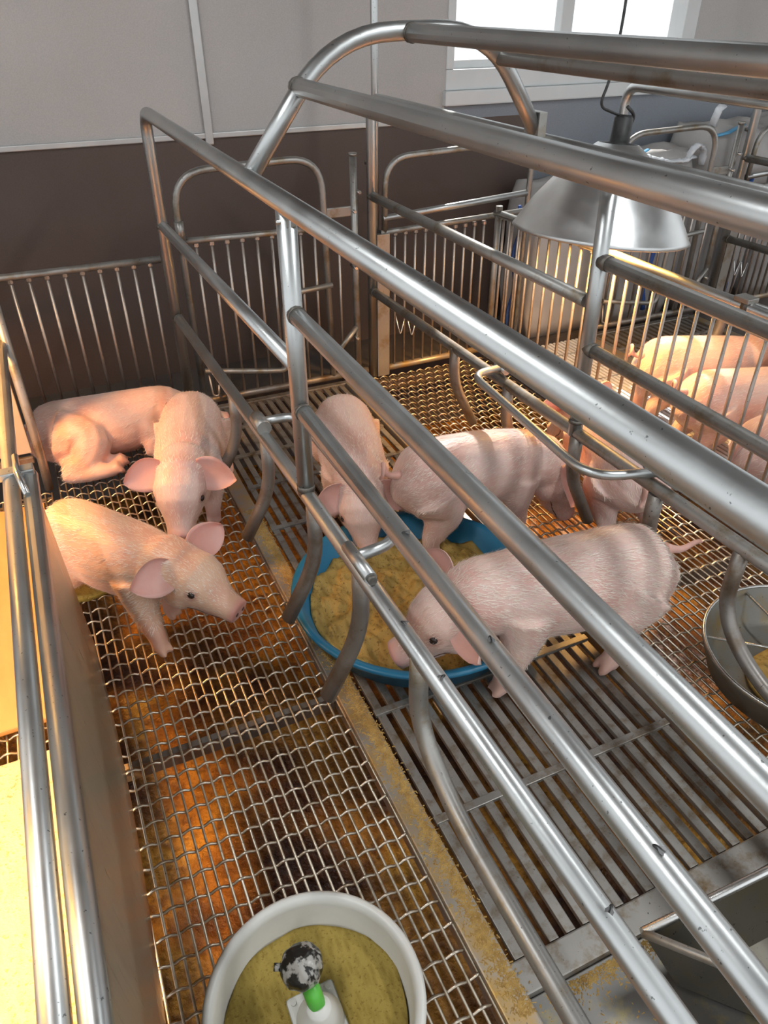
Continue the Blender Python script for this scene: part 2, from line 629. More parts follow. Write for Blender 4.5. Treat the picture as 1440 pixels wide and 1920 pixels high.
def make_crate():
    t = thing('farrowing_crate', (.78, 1.3, 0), 'galvanised tube farrowing crate in the foreground with arched top', 'farrowing crate', 'farrowing crates')
    S, D, FG = M['steel'], M['steel_dull'], M['finger']
    yf = -.55
    lx, rx = .40, 1.16
    # left side
    tube('top_rail', fillet([(.388, 2.62, .0), (.392, 2.615, 1.035), (lx, yf, 1.035)], .07), RT, S, t)
    tube('mid_rail', [(.392, 2.61, .70), (lx, 1.285, .732)], RM, S, t)
    tube('post', [(lx, 1.28, 1.03), (lx, 1.28, .44)], .0185, S, t)
    tube('guard_rail', [(lx, 1.27, .842), (lx, yf, .826)], RM, S, t)
    tube('guard_rail', [(lx, 1.27, .646), (lx, yf, .632)], RM, S, t)
    tube('lower_rail', [(.392, 2.61, .388), (lx, 1.25, .44), (lx, yf, .49)], RM, S, t)
    zl = lambda y: .388 + (2.61 - y) * .036
    for y in (1.90, 1.585, 1.24, .985):
        z = zl(y)
        tube('finger', fillet([(lx, y, z), (lx, y, z - .15), (lx - .078, y + .004, .135)], .07), .0205, FG, t, r2=.016)
    tube('front_guard', fillet([(lx, .74, zl(.74)), (lx, .74, .29), (lx + .005, .60, .205), (lx + .012, yf, .165)], .14, 8), RM, D, t)
    # right side
    tube('top_rail', fillet([(1.165, 2.66, .0), (1.162, 2.65, 1.035), (rx, yf, 1.035)], .07), RT, S, t)
    tube('mid_rail', [(1.162, 2.64, .718), (rx, 1.375, .724)], RM, D, t)
    tube('post', [(rx, 1.36, 1.03), (rx, 1.34, .38)], .0185, S, t)
    tube('guard_rail', [(rx, 1.34, .825), (rx, yf, .825)], RM, D, t)
    tube('guard_rail', [(rx, 1.34, .617), (rx, yf, .61)], RM, D, t)
    tube('lower_rail', [(1.162, 2.65, .366), (rx, .72, .398), (rx, yf, .41)], RM, D, t)
    for y in (1.98, 1.66, 1.33, 1.03):
        tube('finger', fillet([(rx, y, .38), (rx, y, .26), (rx + .085, y - .004, .09)], .07), .0205, FG, t, r2=.016)
    tube('front_guard', fillet([(rx, .78, .39), (rx, .78, .22), (rx - .004, .64, .13), (rx - .01, yf, .10)], .14, 8), RM, FG, t)
    # arch and roof rails
    tube('arch', fillet([(.405, 1.50, 1.04), (.60, 1.55, 1.262), (.955, 1.57, 1.268), (1.15, 1.63, 1.045)], .13, 8), .0175, S, t)
    tube('roof_rail', [(.52, 1.54, 1.180), (.52, yf, 1.178)], RM, S, t)
    tube('roof_rail', [(.765, 1.555, 1.262), (.765, yf, 1.262)], RM, S, t)
    tube('roof_rail', [(.995, 1.575, 1.212), (.995, yf, 1.212)], .015, D, t)
    # bow bars bulging inwards
    tube('bow_bar', fillet([(lx - .006, 1.61, .455), (lx + .09, 1.60, .46), (lx + .10, 1.02, .462), (lx - .006, 1.0, .468)], .10), .0115, S, t)
    tube('bow_bar', fillet([(rx + .006, 1.72, .412), (rx - .115, 1.68, .43), (rx - .155, 1.09, .43), (rx + .005, 1.05, .425)], .11), .0115, S, t)
    tube('pivot_sleeve', [(lx - .004, 1.035, .470), (lx - .004, .925, .474)], .0125, S, t)
    tube('pivot_pin', [(lx - .004, .93, .474), (lx - .004, .915, .4745)], .0085, M['weld'], t)
    tube('pivot_sleeve', [(rx + .012, 1.09, .424), (rx + .012, .985, .424)], .0125, S, t)
    tube('pivot_sleeve', [(lx - .002, 1.645, .452), (lx - .002, 1.575, .454)], .0185, D, t)
    tube('pivot_sleeve', [(rx + .01, 1.745, .412), (rx + .01, 1.69, .412)], .0125, S, t)
    # weld collars
    W = M['weld']
    for a, b, r in (((lx, 1.262, .842), (lx, 1.252, .842), .0185), ((lx, 1.262, .646), (lx, 1.252, .646), .0185),
                    ((lx, 1.28, .465), (lx, 1.28, .452), .0200), ((.52, 1.53, 1.18), (.52, 1.52, 1.18), .0182),
                    ((.765, 1.545, 1.262), (.765, 1.535, 1.262), .0182), ((rx, 1.345, .825), (rx, 1.318, .825), .0182),
                    ((rx, 1.345, .617), (rx, 1.318, .617), .0182), ((rx, 1.342, .425), (rx, 1.342, .415), .0200),
                    ((1.162, 2.63, .366), (1.162, 2.62, .366), .019), ((.392, 2.60, .389), (.392, 2.59, .389), .019)):
        tube('weld_bead', [a, b], r, W, t)
    # bracket plates with bolts on top of posts and arch foot
    box('bracket', lx - .006, lx + .012, 1.262, 1.305, .995, 1.018, M['steel_dull'], t, .002)
    o = tube('bolt', [(lx - .022, 1.272, 1.005), (lx + .022, 1.272, 1.005)], .0045, M['rim'], t, 8)
    box('bracket', 1.128, 1.15, 1.60, 1.66, 1.03, 1.10, M['steel_dull'], t, .002)
    for (x, z, y) in ((.392, .70, 2.60), (1.162, .718, 2.63), (1.165, .83, 2.655)):
        tube('band_clamp', [(x, y + .012, z - .006), (x, y + .012, z + .006)], .0215, M['weld'], t)
    return t


crate = make_crate()
copy_tree(crate, (PX, 0, 0), 'galvanised farrowing crate standing beyond the right rod fence')

# ------------------------------------------------------------------ back fence, gate, partition fences
YB = 2.66


def rods(t, xs, z0, z1, y=YB, r=.0055):
    V, F = sweep([(0, 0, z0), (0, 0, z1)], r, 8)
    me = bpy.data.meshes.new('rod')
    me.from_pydata(V, [], F)
    me.materials.append(M['rod'])
    me.polygons.foreach_set('use_smooth', [True] * len(me.polygons))
    Vc, Fc = sweep([(0, 0, z1 - .008), (0, 0, z1 + .004)], r * 1.8, 8)
    mc = bpy.data.meshes.new('rod_collar')
    mc.from_pydata(Vc, [], Fc)
    mc.materials.append(M['rod'])
    cx, cy, cz = WL[t.name]
    for x in xs:
        X, Y = (x, y) if not isinstance(x, tuple) else x
        o = bpy.data.objects.new('rod', me)
        COL.objects.link(o)
        o.parent = t
        o.location = (X - cx, Y - cy, -cz)
        c = bpy.data.objects.new('rod_collar', mc)
        COL.objects.link(c)
        c.parent = o


def rng_x(a, b, n):
    return [a + (b - a) * i / (n - 1) for i in range(n)]


f1 = thing('rod_fence', (.1, YB, 0), 'vertical rod fence behind the lying piglet', 'fence', 'back rod fences')
tube('top_bar', [(-.75, YB, .585), (.372, YB, .583)], .0125, M['steel_dull'], f1)
tube('bottom_bar', [(-.75, YB, .04), (.372, YB, .04)], .0125, M['steel_dull'], f1)
rods(f1, rng_x(-.715, .335, 20), .045, .572)

gate = thing('rod_gate', (.72, YB, 0), 'rod gate with rounded tube frame behind near crate', 'gate', 'crate gates')
tube('gate_frame', fillet([(.448, YB, .03), (.452, YB, .85), (.972, YB, .862), (.985, YB, .03)], .12, 8), .0125, M['steel_dull'], gate)
tube('top_bar', [(.452, YB, .632), (.975, YB, .622)], .0115, M['steel_dull'], gate)
tube('bottom_bar', [(.40, YB, .03), (1.14, YB, .03)], .014, M['finger'], gate)
rods(gate, rng_x(.50, .935, 9), .035, .618)
rods(gate, [1.03], .035, .60)
tube('latch_lever', fillet([(.985, YB - .03, .42), (.80, YB - .035, .41), (.785, YB - .035, .33), (.785, YB - .035, .11), (.70, YB - .04, .125), (.46, YB - .03, .165)], .06), .0105, M['steel_dull'], gate)
tube('stop_bar', [(1.09, YB - .01, .23), (1.0, YB - .03, .15)], .0105, M['steel_dull'], gate)
tube('hook', fillet([(.475, YB - .02, .15), (.478, YB - .03, .06), (.50, YB - .03, .055), (.505, YB - .03, .10)], .02), .004, M['rod'], gate)
tube('hinge_sleeve', [(.450, YB - .012, .64), (.450, YB - .012, .70)], .0165, M['steel_dull'], gate)
tube('latch_post', [(1.095, YB - .005, .0), (1.092, YB - .005, .862)], .0135, M['steel_dull'], gate)
tube('latch_post_cap', [(1.092, YB - .005, .858), (1.092, YB - .005, .868)], .0155, M['steel_dull'], gate)
box('hinge_plate', .985, 1.085, YB - .006, YB + .004, .655, .69, M['steel_dull'], gate, .003)
for (x, z) in ((1.085, .675), (1.085, .47), (1.085, .19), (1.105, .74)):
    tube('bolt', [(x, YB - .035, z), (x, YB + .02, z)], .006, M['rim'], gate, 8)
copy_tree(gate, (PX, 0, 0), 'rod gate with rounded tube frame far right in front of the white bags')

f2 = thing('rod_fence', (1.5, YB, 0), 'rod fence with arched tube in front of brown board, behind heat lamp', 'fence', 'back rod fences')
tube('tall_post', [(1.192, YB + .02, 0), (1.192, YB + .03, 2.4)], .0125, M['steel'], f2)
tube('arch', fillet([(1.218, YB, .58), (1.222, YB, .84), (1.86, YB, .862), (1.858, YB, .02)], .10, 8), .0115, M['steel_dull'], f2)
tube('mid_bar', [(1.21, YB, .632), (1.85, YB, .668)], .0125, M['steel'], f2)
tube('top_bar', [(1.20, YB, .580), (1.86, YB, .600)], .0115, M['steel_dull'], f2)
tube('bottom_bar', [(1.19, YB, .025), (1.70, YB, .03)], .014, M['beam'], f2)
box('post_plate', 1.178, 1.232, YB - .02, YB + .004, .0, .58, M['steel_dull'], f2, .003)
rods(f2, rng_x(1.262, 1.66, 10), .03, .575)
rods(f2, rng_x(1.735, 1.83, 3), .03, .585)
for x, z in ((1.262, .25), (1.315, .235)):
    tube('wire_loop', fillet([(x, YB - .012, z), (x + .018, YB - .02, z - .085), (x + .042, YB - .012, z - .01)], .02), .0028, M['rim'], f2, 6)
copy_tree(f2, (PX, 0, 0), 'rod fence with arched tube at the far right edge')

XP = 1.70
f3 = thing('rod_partition', (XP, 1.4, 0), 'rod partition fence running away to the right of the heat lamp', 'fence')
tube('top_bar', [(XP, 2.64, .61), (XP, 1.9, .630), (XP, .1, .636)], .0145, M['steel'], f3)
tube('bottom_bar', [(XP, 2.64, .03), (XP, .1, .03)], .013, M['beam'], f3)
rods(f3, [(XP, 2.58 - i * .062) for i in range(39)], .035, .618)
tube('post', [(XP, 2.62, 0), (XP, 2.62, .64)], .0135, M['steel_dull'], f3)
tube('post', [(XP, .12, 0), (XP, .12, .64)], .0135, M['steel_dull'], f3)
box('clip', XP - .02, XP + .02, 1.35, 1.40, .645, .658, M['steel_dull'], f3, .002)
tube('clip_band', [(XP, 1.375, .634), (XP, 1.355, .634)], .0175, M['weld'], f3)
fx = PX - .0
o = thing('rod_partition', (3.55, 1.4, 0), 'rod partition fence at the far right edge behind the crate', 'fence')
tube('top_bar', [(3.55, 2.64, .61), (3.55, .9, .63)], .0145, M['steel_dull'], o)
tube('bottom_bar', [(3.55, 2.64, .03), (3.55, .9, .03)], .013, M['steel_dull'], o)
rods(o, [(3.55, 2.58 - i * .062) for i in range(26)], .035, .618)

# left creep side: partition sheet, rail, back board, boards
pp = thing('partition_panel', (-.13, .8, 0), 'tall scratched steel partition sheet under a thick tube at left', 'partition')
tube('top_tube', [(-.13, 1.505, .498), (-.13, -.4, .50)], .0165, M['steel'], pp)
tube('end_plug', [(-.13, 1.507, .498), (-.13, 1.50, .498)], .0125, M['weld'], pp)
ny, nz = 24, 8
V, F = [], []
for sx in (0, 1):
    for i in range(ny + 1):
        for j in range(nz + 1):
            y = 1.49 - 1.9 * i / ny
            z = .485 - .477 * j / nz
            bow = .012 * math.sin(PI * i / ny * 2.2) * (j / nz) ** 1.5 + .018 * (j / nz)
            V.append((-.128 + bow + (.0035 if sx else 0), y, z))
st = nz + 1
off = (ny + 1) * st
for i in range(ny):
    for j in range(nz):
        a = i * st + j
        F.append((a, a + 1, a + st + 1, a + st))
        F.append((off + a, off + a + st, off + a + st + 1, off + a + 1))
for i in range(ny):
    for j in (0, nz):
        a = i * st + j
        q = (a, a + st, off + a + st, off + a)
        F.append(q if j == 0 else q[::-1])
for j in range(nz):
    for i in (0, ny):
        a = i * st + j
        q = (a, off + a, off + a + 1, a + 1)
        F.append(q if i == 0 else q[::-1])
mesh_obj('sheet', V, F, M['sheet'], pp, True)
tube('latch_hook', fillet([(-.150, 1.55, .525), (-.148, 1.47, .53), (-.136, 1.40, .513)], .02), .007, M['rim'], pp, 8)
pr = thing('partition_rail', (-.166, .8, 0), 'galvanised rail lying along the far left edge beside the boards', 'rail')
tube('rail_tube', [(-.166, 2.29, .50), (-.166, -.4, .50)], .0165, M['steel'], pr)
box('rail_bracket', -.215, -.118, 1.485, 1.515, .505, .522, M['steel'], pr, .003)
tube('leg', [(-.166, .05, 0), (-.166, .05, .49)], .014, M['steel_dull'], pr)
cb = thing('creep_back_board', (-.45, 2.31, 0), 'tan board and corner post left of the lying piglet', 'board')
tube('post', fillet([(-.155, 2.30, .0), (-.15, 2.30, .13), (-.149, 2.30, .64)], .02), .014, M['steel_dull'], cb)
box('board', -.80, -.172, 2.30, 2.318, .14, .66, M['plank'], cb, .003)
box('lower_bar', -.80, -.172, 2.295, 2.315, .105, .128, M['finger'], cb, .003)
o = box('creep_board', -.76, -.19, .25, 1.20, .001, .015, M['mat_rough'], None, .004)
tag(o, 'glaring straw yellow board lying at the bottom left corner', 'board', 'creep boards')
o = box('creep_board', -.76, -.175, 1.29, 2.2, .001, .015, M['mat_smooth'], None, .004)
tag(o, 'smooth orange lit board at left edge beyond the gap', 'board', 'creep boards')


def lump_disc(name, cx, cy, rad, z, h, mat, label, cat, seed, nr=26, na=72, edge=.0, freq=22., rx=1.0, ry=1.0, wob=.06):
    """a heap of feed with a lumpy surface and a closed underside"""
    from mathutils import noise as mn
    V, F = [], []
    for i in range(nr + 1):
        for k in range(na):
            a = 2 * PI * k / na
            rr = rad * (i / nr)
            rr *= 1 + wob * mn.noise(Vector((math.cos(a) * 2, math.sin(a) * 2, seed))) * (i / nr)
            x, y = cx + rr * rx * math.cos(a), cy + rr * ry * math.sin(a)
            q = Vector((x * freq, y * freq, seed * 3.1))
            zz = z + h * (mn.noise(q) + .5 * mn.noise(q * 2.3) + .3 * mn.noise(q * 5)) + edge * (i / nr) ** 3
            V.append((x, y, zz))
    for i in range(nr):
        for k in range(na):
            l = (k + 1) % na
            F.append((i * na + k, (i + 1) * na + k, (i + 1) * na + l, i * na + l))
    b = len(V)
    for k in range(na):
        v = V[nr * na + k]
        V.append((v[0], v[1], z - .02))
    for k in range(na):
        l = (k + 1) % na
        F.append((nr * na + k, b + k, b + l, nr * na + l))
    F.append(tuple(b + k for k in range(na))[::-1])
    o = mesh_obj(name, V, F, mat, None, True, origin=(cx, cy, z))
    return tag(o, label, cat, None, 'stuff')


lump_disc('spilled_feed', -.10, 1.79, .13, .030, .006, M['feed'], 'patch of yellow feed spilled on boards behind the left piglet', 'feed', 4, 12, 40, 0, 30, .85, 1.0)

# ------------------------------------------------------------------ bowls
BC = (.675, 1.275)
prof = [(.0, .010), (.24, .010), (.268, .016), (.300, .088), (.318, .092), (.322, .086), (.318, .078), (.306, .074), (.275, .006), (.24, .0), (.0, .0)]
t = thing('blue_feed_bowl', (*BC, .004), 'large round blue plastic bowl of trampled mash on slats', 'feed bowl')
V, F = lathe([(max(r, .0005), z + .0045) for r, z in prof], *BC, 64)
mesh_obj('bowl', V, F, M['blue_plastic'], t, True)
lump_disc('mash_feed', *BC, .273, .038, .028, M['feed_wet'], 'trampled yellow mash filling the blue bowl', 'feed', 9, 44, 110, .004, 15, wob=.03)
# smears of mash on the rim
WBC = (.105, .478)
t = thing('white_feeder', (*WBC, .008), 'white round plastic feeder with green and black centre knob', 'feeder')
pr_ = [(.0005, .012), (.125, .012), (.138, .018), (.146, .10), (.150, .112), (.158, .115), (.164, .110), (.164, .102), (.157, .096), (.150, .02), (.138, .008), (.0005, .008)]
mesh_obj('dish', *lathe(pr_, *WBC, 64), M['white_plastic'], t, True)
hb = thing('hub_dummy', (0, 0, 0), None, None) if False else None
cx, cy = .108, .505
o = mesh_obj('hub_plate', *boxv(cx - .040, cx + .036, cy - .075, cy + .012, .056, .064, .006), M['white_plastic'], t)
for dx, dy in ((-.030, .002), (.026, .002), (.026, -.064), (-.030, -.064)):
    tube('plate_stud', [(cx + dx, cy + dy, .062), (cx + dx, cy + dy, .068)], .0045, M['white_plastic'], t, 10)
mesh_obj('hub_cone', *lathe([(.0005, .06), (.036, .06), (.035, .070), (.026, .088), (.019, .100), (.017, .105), (.0005, .105)], cx, cy - .034, 32), M['white_plastic'], t, True)
tube('green_collar', [(cx - .001, cy - .030, .098), (cx - .004, cy - .002, .124)], .0135, M['green_plastic'], t, 20)
from mathutils import noise as mn
bm = bmesh.new()
bmesh.ops.create_icosphere(bm, subdivisions=4, radius=.0315)
for v in bm.verts:
    v.co = v.co * (1 + .10 * mn.noise(v.co * 70) + .05 * mn.noise(v.co * 160)) + Vector((cx - .008, cy + .012, .142))
V, F = [tuple(v.co) for v in bm.verts], [tuple(x.index for x in f.verts) for f in bm.faces]
bm.free()
mesh_obj('knob', V, F, M['knob'], t, True)
tube('knob_lug', [(cx - .036, cy + .022, .146), (cx - .046, cy + .026, .148)], .006, M['knob'], t, 8)
lump_disc('dry_feed', *WBC, .139, .050, .0035, M['feed'], 'dry yellow meal feed in the white feeder', 'feed', 2, 30, 80, -.0, 26, wob=.05)

SBC = (1.375, .685)
t = thing('steel_feed_bowl', (*SBC, .008), 'round dull steel bowl with cross wires at right edge', 'feed bowl')
prs = [(.0005, .012), (.17, .012), (.195, .022), (.222, .095), (.226, .100), (.231, .097), (.230, .090), (.203, .016), (.18, .008), (.0005, .008)]
mesh_obj('bowl', *lathe(prs, *SBC, 56), M['bowl_steel'], t, True)
V, F = sweep([(SBC[0] + .227 * math.cos(a), SBC[1] + .227 * math.sin(a), .098) for a in np.linspace(0, 2 * PI, 56, endpoint=False)], .0045, 8, closed=True)
mesh_obj('rim_wire', V, F, M['rim'], t, True)
for a in (.35, .35 + PI / 3, .35 + 2 * PI / 3):
    c, s = math.cos(a), math.sin(a)
    tube('cross_wire', [(SBC[0] - .222 * c, SBC[1] - .222 * s, .088), (SBC[0] + .222 * c, SBC[1] + .222 * s, .088)], .0035, M['rim'], t, 8)
lump_disc('wet_feed', SBC[0] - .02, SBC[1] - .03, .12, .0345, .006, M['feed_wet'], 'small heap of mash in the steel bowl', 'feed', 5, 14, 40, -.01, 30)



def crumbs(name, n, fx, z, label, size=.0017):
    V, F = [], []
    for i in range(n):
        x, y = fx()
        a = random.random() * PI
        l, w_, h = size * random.uniform(.6, 2.2), size * random.uniform(.3, .8), size * random.uniform(.3, .9)
        c, s_ = math.cos(a), math.sin(a)
        o_ = len(V)
        for (u, v, q) in ((-1, -1, 0), (1, -1, 0), (1, 1, 0), (-1, 1, 0), (0, 0, 1)):
            V.append((x + (u * l * c - v * w_ * s_), y + (u * l * s_ + v * w_ * c), z + q * h))
        F += [(o_, o_ + 1, o_ + 4), (o_ + 1, o_ + 2, o_ + 4), (o_ + 2, o_ + 3, o_ + 4), (o_ + 3, o_, o_ + 4), (o_ + 3, o_ + 2, o_ + 1, o_)]
    return tag(mesh_obj(name, V, F, M['crumb'], None, False, origin=(sum(v[0] for v in V) / len(V), sum(v[1] for v in V) / len(V), z)), label, 'feed', None, 'stuff')


crumbs('feed_crumbs', 9000, lambda: (.412 + random.gauss(0, .008) if random.random() < .8 else random.uniform(.38, .426), random.uniform(.36, 1.9)), .006,
       'dried feed crumbs along the left floor beam')
crumbs('feed_crumbs', 2200, lambda: (random.uniform(.46, 1.03), .378 - abs(random.gauss(0, .014))), -.012, 'feed crumbs in the corner where plate meets slats')
crumbs('feed_crumbs', 500, lambda: (random.uniform(.44, .62), random.uniform(-.1, .37)), -.012, 'scattered feed crumbs on the steel plate', .0015)
# trough and plate at the crate front
t = thing('sow_trough', (.85, .1, -.02), 'stainless sow trough with polished rim at bottom right corner', 'trough')
top = [(.60, .350), (1.04, .335), (1.04, -.25), (.86, -.25), (.72, .215)]
bot = [(.66, .30), (1.0, .29), (1.0, -.22), (.88, -.22), (.77, .18)]
ztop, zb = .125, -.005
V, F = [], []
n = len(top)
def off2(poly, d):
    c = Vector((sum(p[0] for p in poly) / len(poly), sum(p[1] for p in poly) / len(poly)))
    return [tuple(Vector(p) + (Vector(p) - c).normalized() * d) for p in poly]
for poly, z in ((off2(bot, .0), zb), (top, ztop), (off2(top, -.006), ztop), (off2(bot, -.006), zb + .012)):
    V += [(x, y, z) for x, y in poly]
for lv in range(3):
    for k in range(n):
        l = (k + 1) % n
        F.append((lv * n + k, lv * n + l, (lv + 1) * n + l, (lv + 1) * n + k)[::-1])
F.append(tuple(range(n)))
F.append(tuple(3 * n + k for k in range(n))[::-1])
mesh_obj('pan', V, F, M['trough'], t)
pts = fillet([(x, y, ztop) for x, y in [top[0], top[1], top[2]]], .03)
tube('rim', pts, .0075, M['rim'], t, 10)
tube('rim', [(top[0][0], top[0][1], ztop), (top[4][0], top[4][1], ztop), (top[3][0], top[3][1], ztop)], .0075, M['steel_dull'], t, 10)
o = box('front_plate', .425, 1.10, -.6, .384, -.03, -.012, M['plate'], None, .002)
tag(o, 'spattered steel floor plate in front of the trough', 'steel plate')

# ------------------------------------------------------------------ heat lamps
LAMP = (1.635, 1.93)


def make_lamp():
    L = LAMP
    t = thing('heat_lamp', (*L, .70), 'aluminium cone heat lamp hanging over the right grating', 'heat lamp', 'heat lamps')
    prof = [(.272, .0), (.278, .004), (.271, .013), (.255, .042), (.222, .092), (.175, .150), (.125, .205), (.086, .240), (.062, .258), (.056, .258),
            (.080, .236), (.119, .201), (.169, .146), (.216, .089), (.249, .040), (.265, .010), (.269, .001)]
    V, F = lathe(prof, 0, 0, 72, close=True)
    tilt = Matrix.Rotation(math.radians(6.0), 4, 'Y') @ Matrix.Rotation(math.radians(-2), 4, 'X')
    def tf(V):
        return [tuple(tilt @ Vector(v) + Vector((*L, .700))) for v in V]
    mesh_obj('shade', tf(V), F, M['shade'], t, True)
    mesh_obj('socket', tf(lathe([(.0005, .335), (.022, .335), (.028, .325), (.030, .262), (.058, .258), (.058, .245), (.0005, .245)], 0, 0, 24)[0]),
             lathe([(0, 0)] * 7, 0, 0, 24)[1], M['dark'], t, True)
    prb = [(.0005, .05), (.034, .055), (.054, .074), (.059, .10), (.048, .14), (.026, .19), (.018, .245), (.0005, .245)]
    mesh_obj('bulb', tf(lathe(prb, 0, 0, 32)[0]), lathe(prb, 0, 0, 32)[1], M['bulb'], t, True)
    tube('cord', fillet([tuple(tilt @ Vector((-.01, 0, .33)) + Vector((*L, .700))), (1.56, 1.93, 1.06), (1.585, 1.93, 1.12), (1.60, 1.93, 1.24), (1.605, 1.93, 2.62)], .05), .004, M['dark'], t, 8)
    tube('hanger', fillet([tuple(tilt @ Vector((.025, 0, .30)) + Vector((*L, .700))), (1.70, 1.93, 1.03), (1.665, 1.93, 1.055)], .03), .005, M['dark'], t, 8)
    return t


lamp = make_lamp()


def lamp_light(name, loc, e, size=.07, cone=130, col=(1.0, .50, .14)):
    d = bpy.data.lights.new(name, 'SPOT')
    d.energy = e
    d.color = col
    d.shadow_soft_size = size
    d.spot_size = math.radians(cone)
    d.spot_blend = .5
    o = bpy.data.objects.new(name, d)
    COL.objects.link(o)
    o.location = loc
    return o


l1 = lamp_light('heat_lamp_glow', (1.635, 1.93, .735), 85)
for (x, y, z, e, c, lab) in ((-.50, .55, .64, 95, (1.0, .52, .17), 'aluminium cone heat lamp over the near creep board, outside the left edge'),
                          (-.52, 2.02, .88, 70, (1.0, .42, .10), 'aluminium cone heat lamp over the far creep board, outside the left edge')):
    copy_tree(lamp, (x - LAMP[0], y - LAMP[1], z - .70), lab)
    lamp_light('heat_lamp_glow', (x, y, z + .025), e, col=c)

# unseen tube lights, added for top light and rail shadows on the piglets
M['added_tube_glow'] = None
m, nt, p = new_mat('added_glowing_tube')
p.inputs['Emission Color'].default_value = (.95, .98, 1, 1)
p.inputs['Emission Strength'].default_value = 6
M['added_tube_glow'] = m
for (x, y, lab) in ((-.75, .75, 'added tube light for top light above the creep side, out of view'), (1.75, .35, 'added tube light for top light above the right pen, out of view')):
    t = thing('added_tube_light', (x, y, 2.62), lab, 'added light', 'added tube lights')
    box('housing', x - .05, x + .05, y - .62, y + .62, 2.56, 2.62, M['white_plastic'], t, .006)
    tube('tube', [(x, y - .6, 2.545), (x, y + .6, 2.545)], .014, M['added_tube_glow'], t)
    d = bpy.data.lights.new('added_tube_light_glow', 'AREA')
    d.shape = 'RECTANGLE'
    d.size, d.size_y = .10, 1.2
    d.energy = 23
    d.color = (.95, .98, 1.0)
    o = bpy.data.objects.new('added_tube_light_glow', d)
    COL.objects.link(o)
    o.location = (x, y, 2.52)

# ------------------------------------------------------------------ things at the back right
def bag(name, x, y, w, d, h, seed, label, lean=0.0):
    t = thing(name, (x, y, -.012), label, 'bag', 'white bulk bags')
    bm = bmesh.new()
    bmesh.ops.create_cube(bm, size=1)
    bmesh.ops.subdivide_edges(bm, edges=bm.edges[:], cuts=9, use_grid_fill=True)
    for v in bm.verts:
        c = v.co * 2
        # rounded box with bulging sides and a slumped top
        k = 1 - .10 * (abs(c.z) ** 4) - .06 * (abs(c.x) ** 4) * (abs(c.y) ** 4)
        bul = 1 + .06 * (1 - c.z * c.z)
        nn = mn.noise(Vector((c.x * 1.7, c.y * 1.7, c.z * 1.7 + seed)))
        n2 = mn.noise(Vector((c.x * 5, c.y * 5, c.z * 4 + seed)))
        px_ = c.x * .5 * w * k * bul + (.02 * nn + .008 * n2)
        py_ = c.y * .5 * d * k * bul + .010 * n2
        pz_ = (c.z * .5 + .5) * h
        if c.z > .4:
            pz_ += (.05 * nn + .015 * n2) * (c.z - .4)
        v.co = Vector((x + px_ + lean * pz_, y + py_, -.012 + pz_))
    V, F = [tuple(v.co) for v in bm.verts], [tuple(q.index for q in f.verts) for f in bm.faces]
    bm.free()
    mesh_obj('sack', V, F, M['bag'], t, True)
    return t


def crumple(name, t, pts, w, mat, seed):
    """thick folded strip following pts"""
    rad = [w * (1 + .35 * mn.noise(Vector((i * .9, seed, 0)))) for i in range(len(pts))]
    P = [Vector(p) + Vector((0, 0, .012 * mn.noise(Vector((i * 1.3, seed, 4))))) for i, p in enumerate(pts)]
    V, F = sweep(P, rad, 9, r2=[r * .35 for r in rad])
    return mesh_obj(name, V, F, mat, t, True)


b1 = bag('bulk_bag', 2.17, 2.87, .38, .26, .66, 1, 'white bulk bag standing behind the heat lamp shade')
crumple('film_tuft', b1, [(2.20, 2.80, .66), (2.27, 2.79, .66), (2.33, 2.78, .67)], .022, M['film'], 3)
b2 = bag('bulk_bag', 2.62, 2.87, .44, .26, .76, 5, 'white bulk bag with torn film seen through the rounded gate frame')
crumple('film_tuft', b2, fillet([(2.44, 2.76, .76), (2.52, 2.745, .745), (2.62, 2.74, .72), (2.74, 2.745, .71), (2.80, 2.75, .73)], .03), .022, M['film'], 7)
crumple('film_tuft', b2, fillet([(2.56, 2.738, .74), (2.58, 2.735, .66), (2.57, 2.73, .62)], .02), .014, M['film'], 8)
crumple('blue_strap', b2, [(2.40, 2.765, .70), (2.43, 2.76, .735), (2.48, 2.755, .755), (2.53, 2.755, .77)], .014, M['strap'], 2)
crumple('film_tuft', b2, fillet([(2.76, 2.75, .72), (2.80, 2.74, .78), (2.84, 2.735, .75), (2.835, 2.73, .69)], .03), .024, M['film'], 13)
b3 = bag('bulk_bag', 3.08, 2.88, .42, .28, .84, 9, 'white bulk bag with blue strap right of the far crate post')
crumple('blue_strap', b3, [(2.90, 2.75, .80), (2.96, 2.735, .81), (3.04, 2.73, .84)], .016, M['strap'], 12)
crumple('film_tuft', b3, [(2.90, 2.78, .84), (2.91, 2.77, .90), (2.93, 2.77, .92)], .022, M['film'], 14)
b4 = bag('bulk_bag', 3.56, 2.88, .44, .28, .86, 14, 'white bulk bag furthest to the right')
for i, (x, y, lab) in enumerate(((1.84, 2.682, 'blue rope hanging behind the fence left of the heat lamp'),
                                 (2.60, 2.687, 'blue rope hanging behind the fence right of the heat lamp'),
                                 (3.12, 2.687, 'blue rope hanging behind the rod fence near the right edge'))):
    pts = [(x + .015 * math.sin(k * 1.3 + i), y + .004 * math.cos(k), .615 - k * .055) for k in range(11)]
    V, F = sweep(pts, .008 if i == 0 else .013, 8)
    tag(mesh_obj('blue_rope', V, F, M['rope'], None, True, origin=(x, y, 0)), lab, 'rope', 'blue ropes')

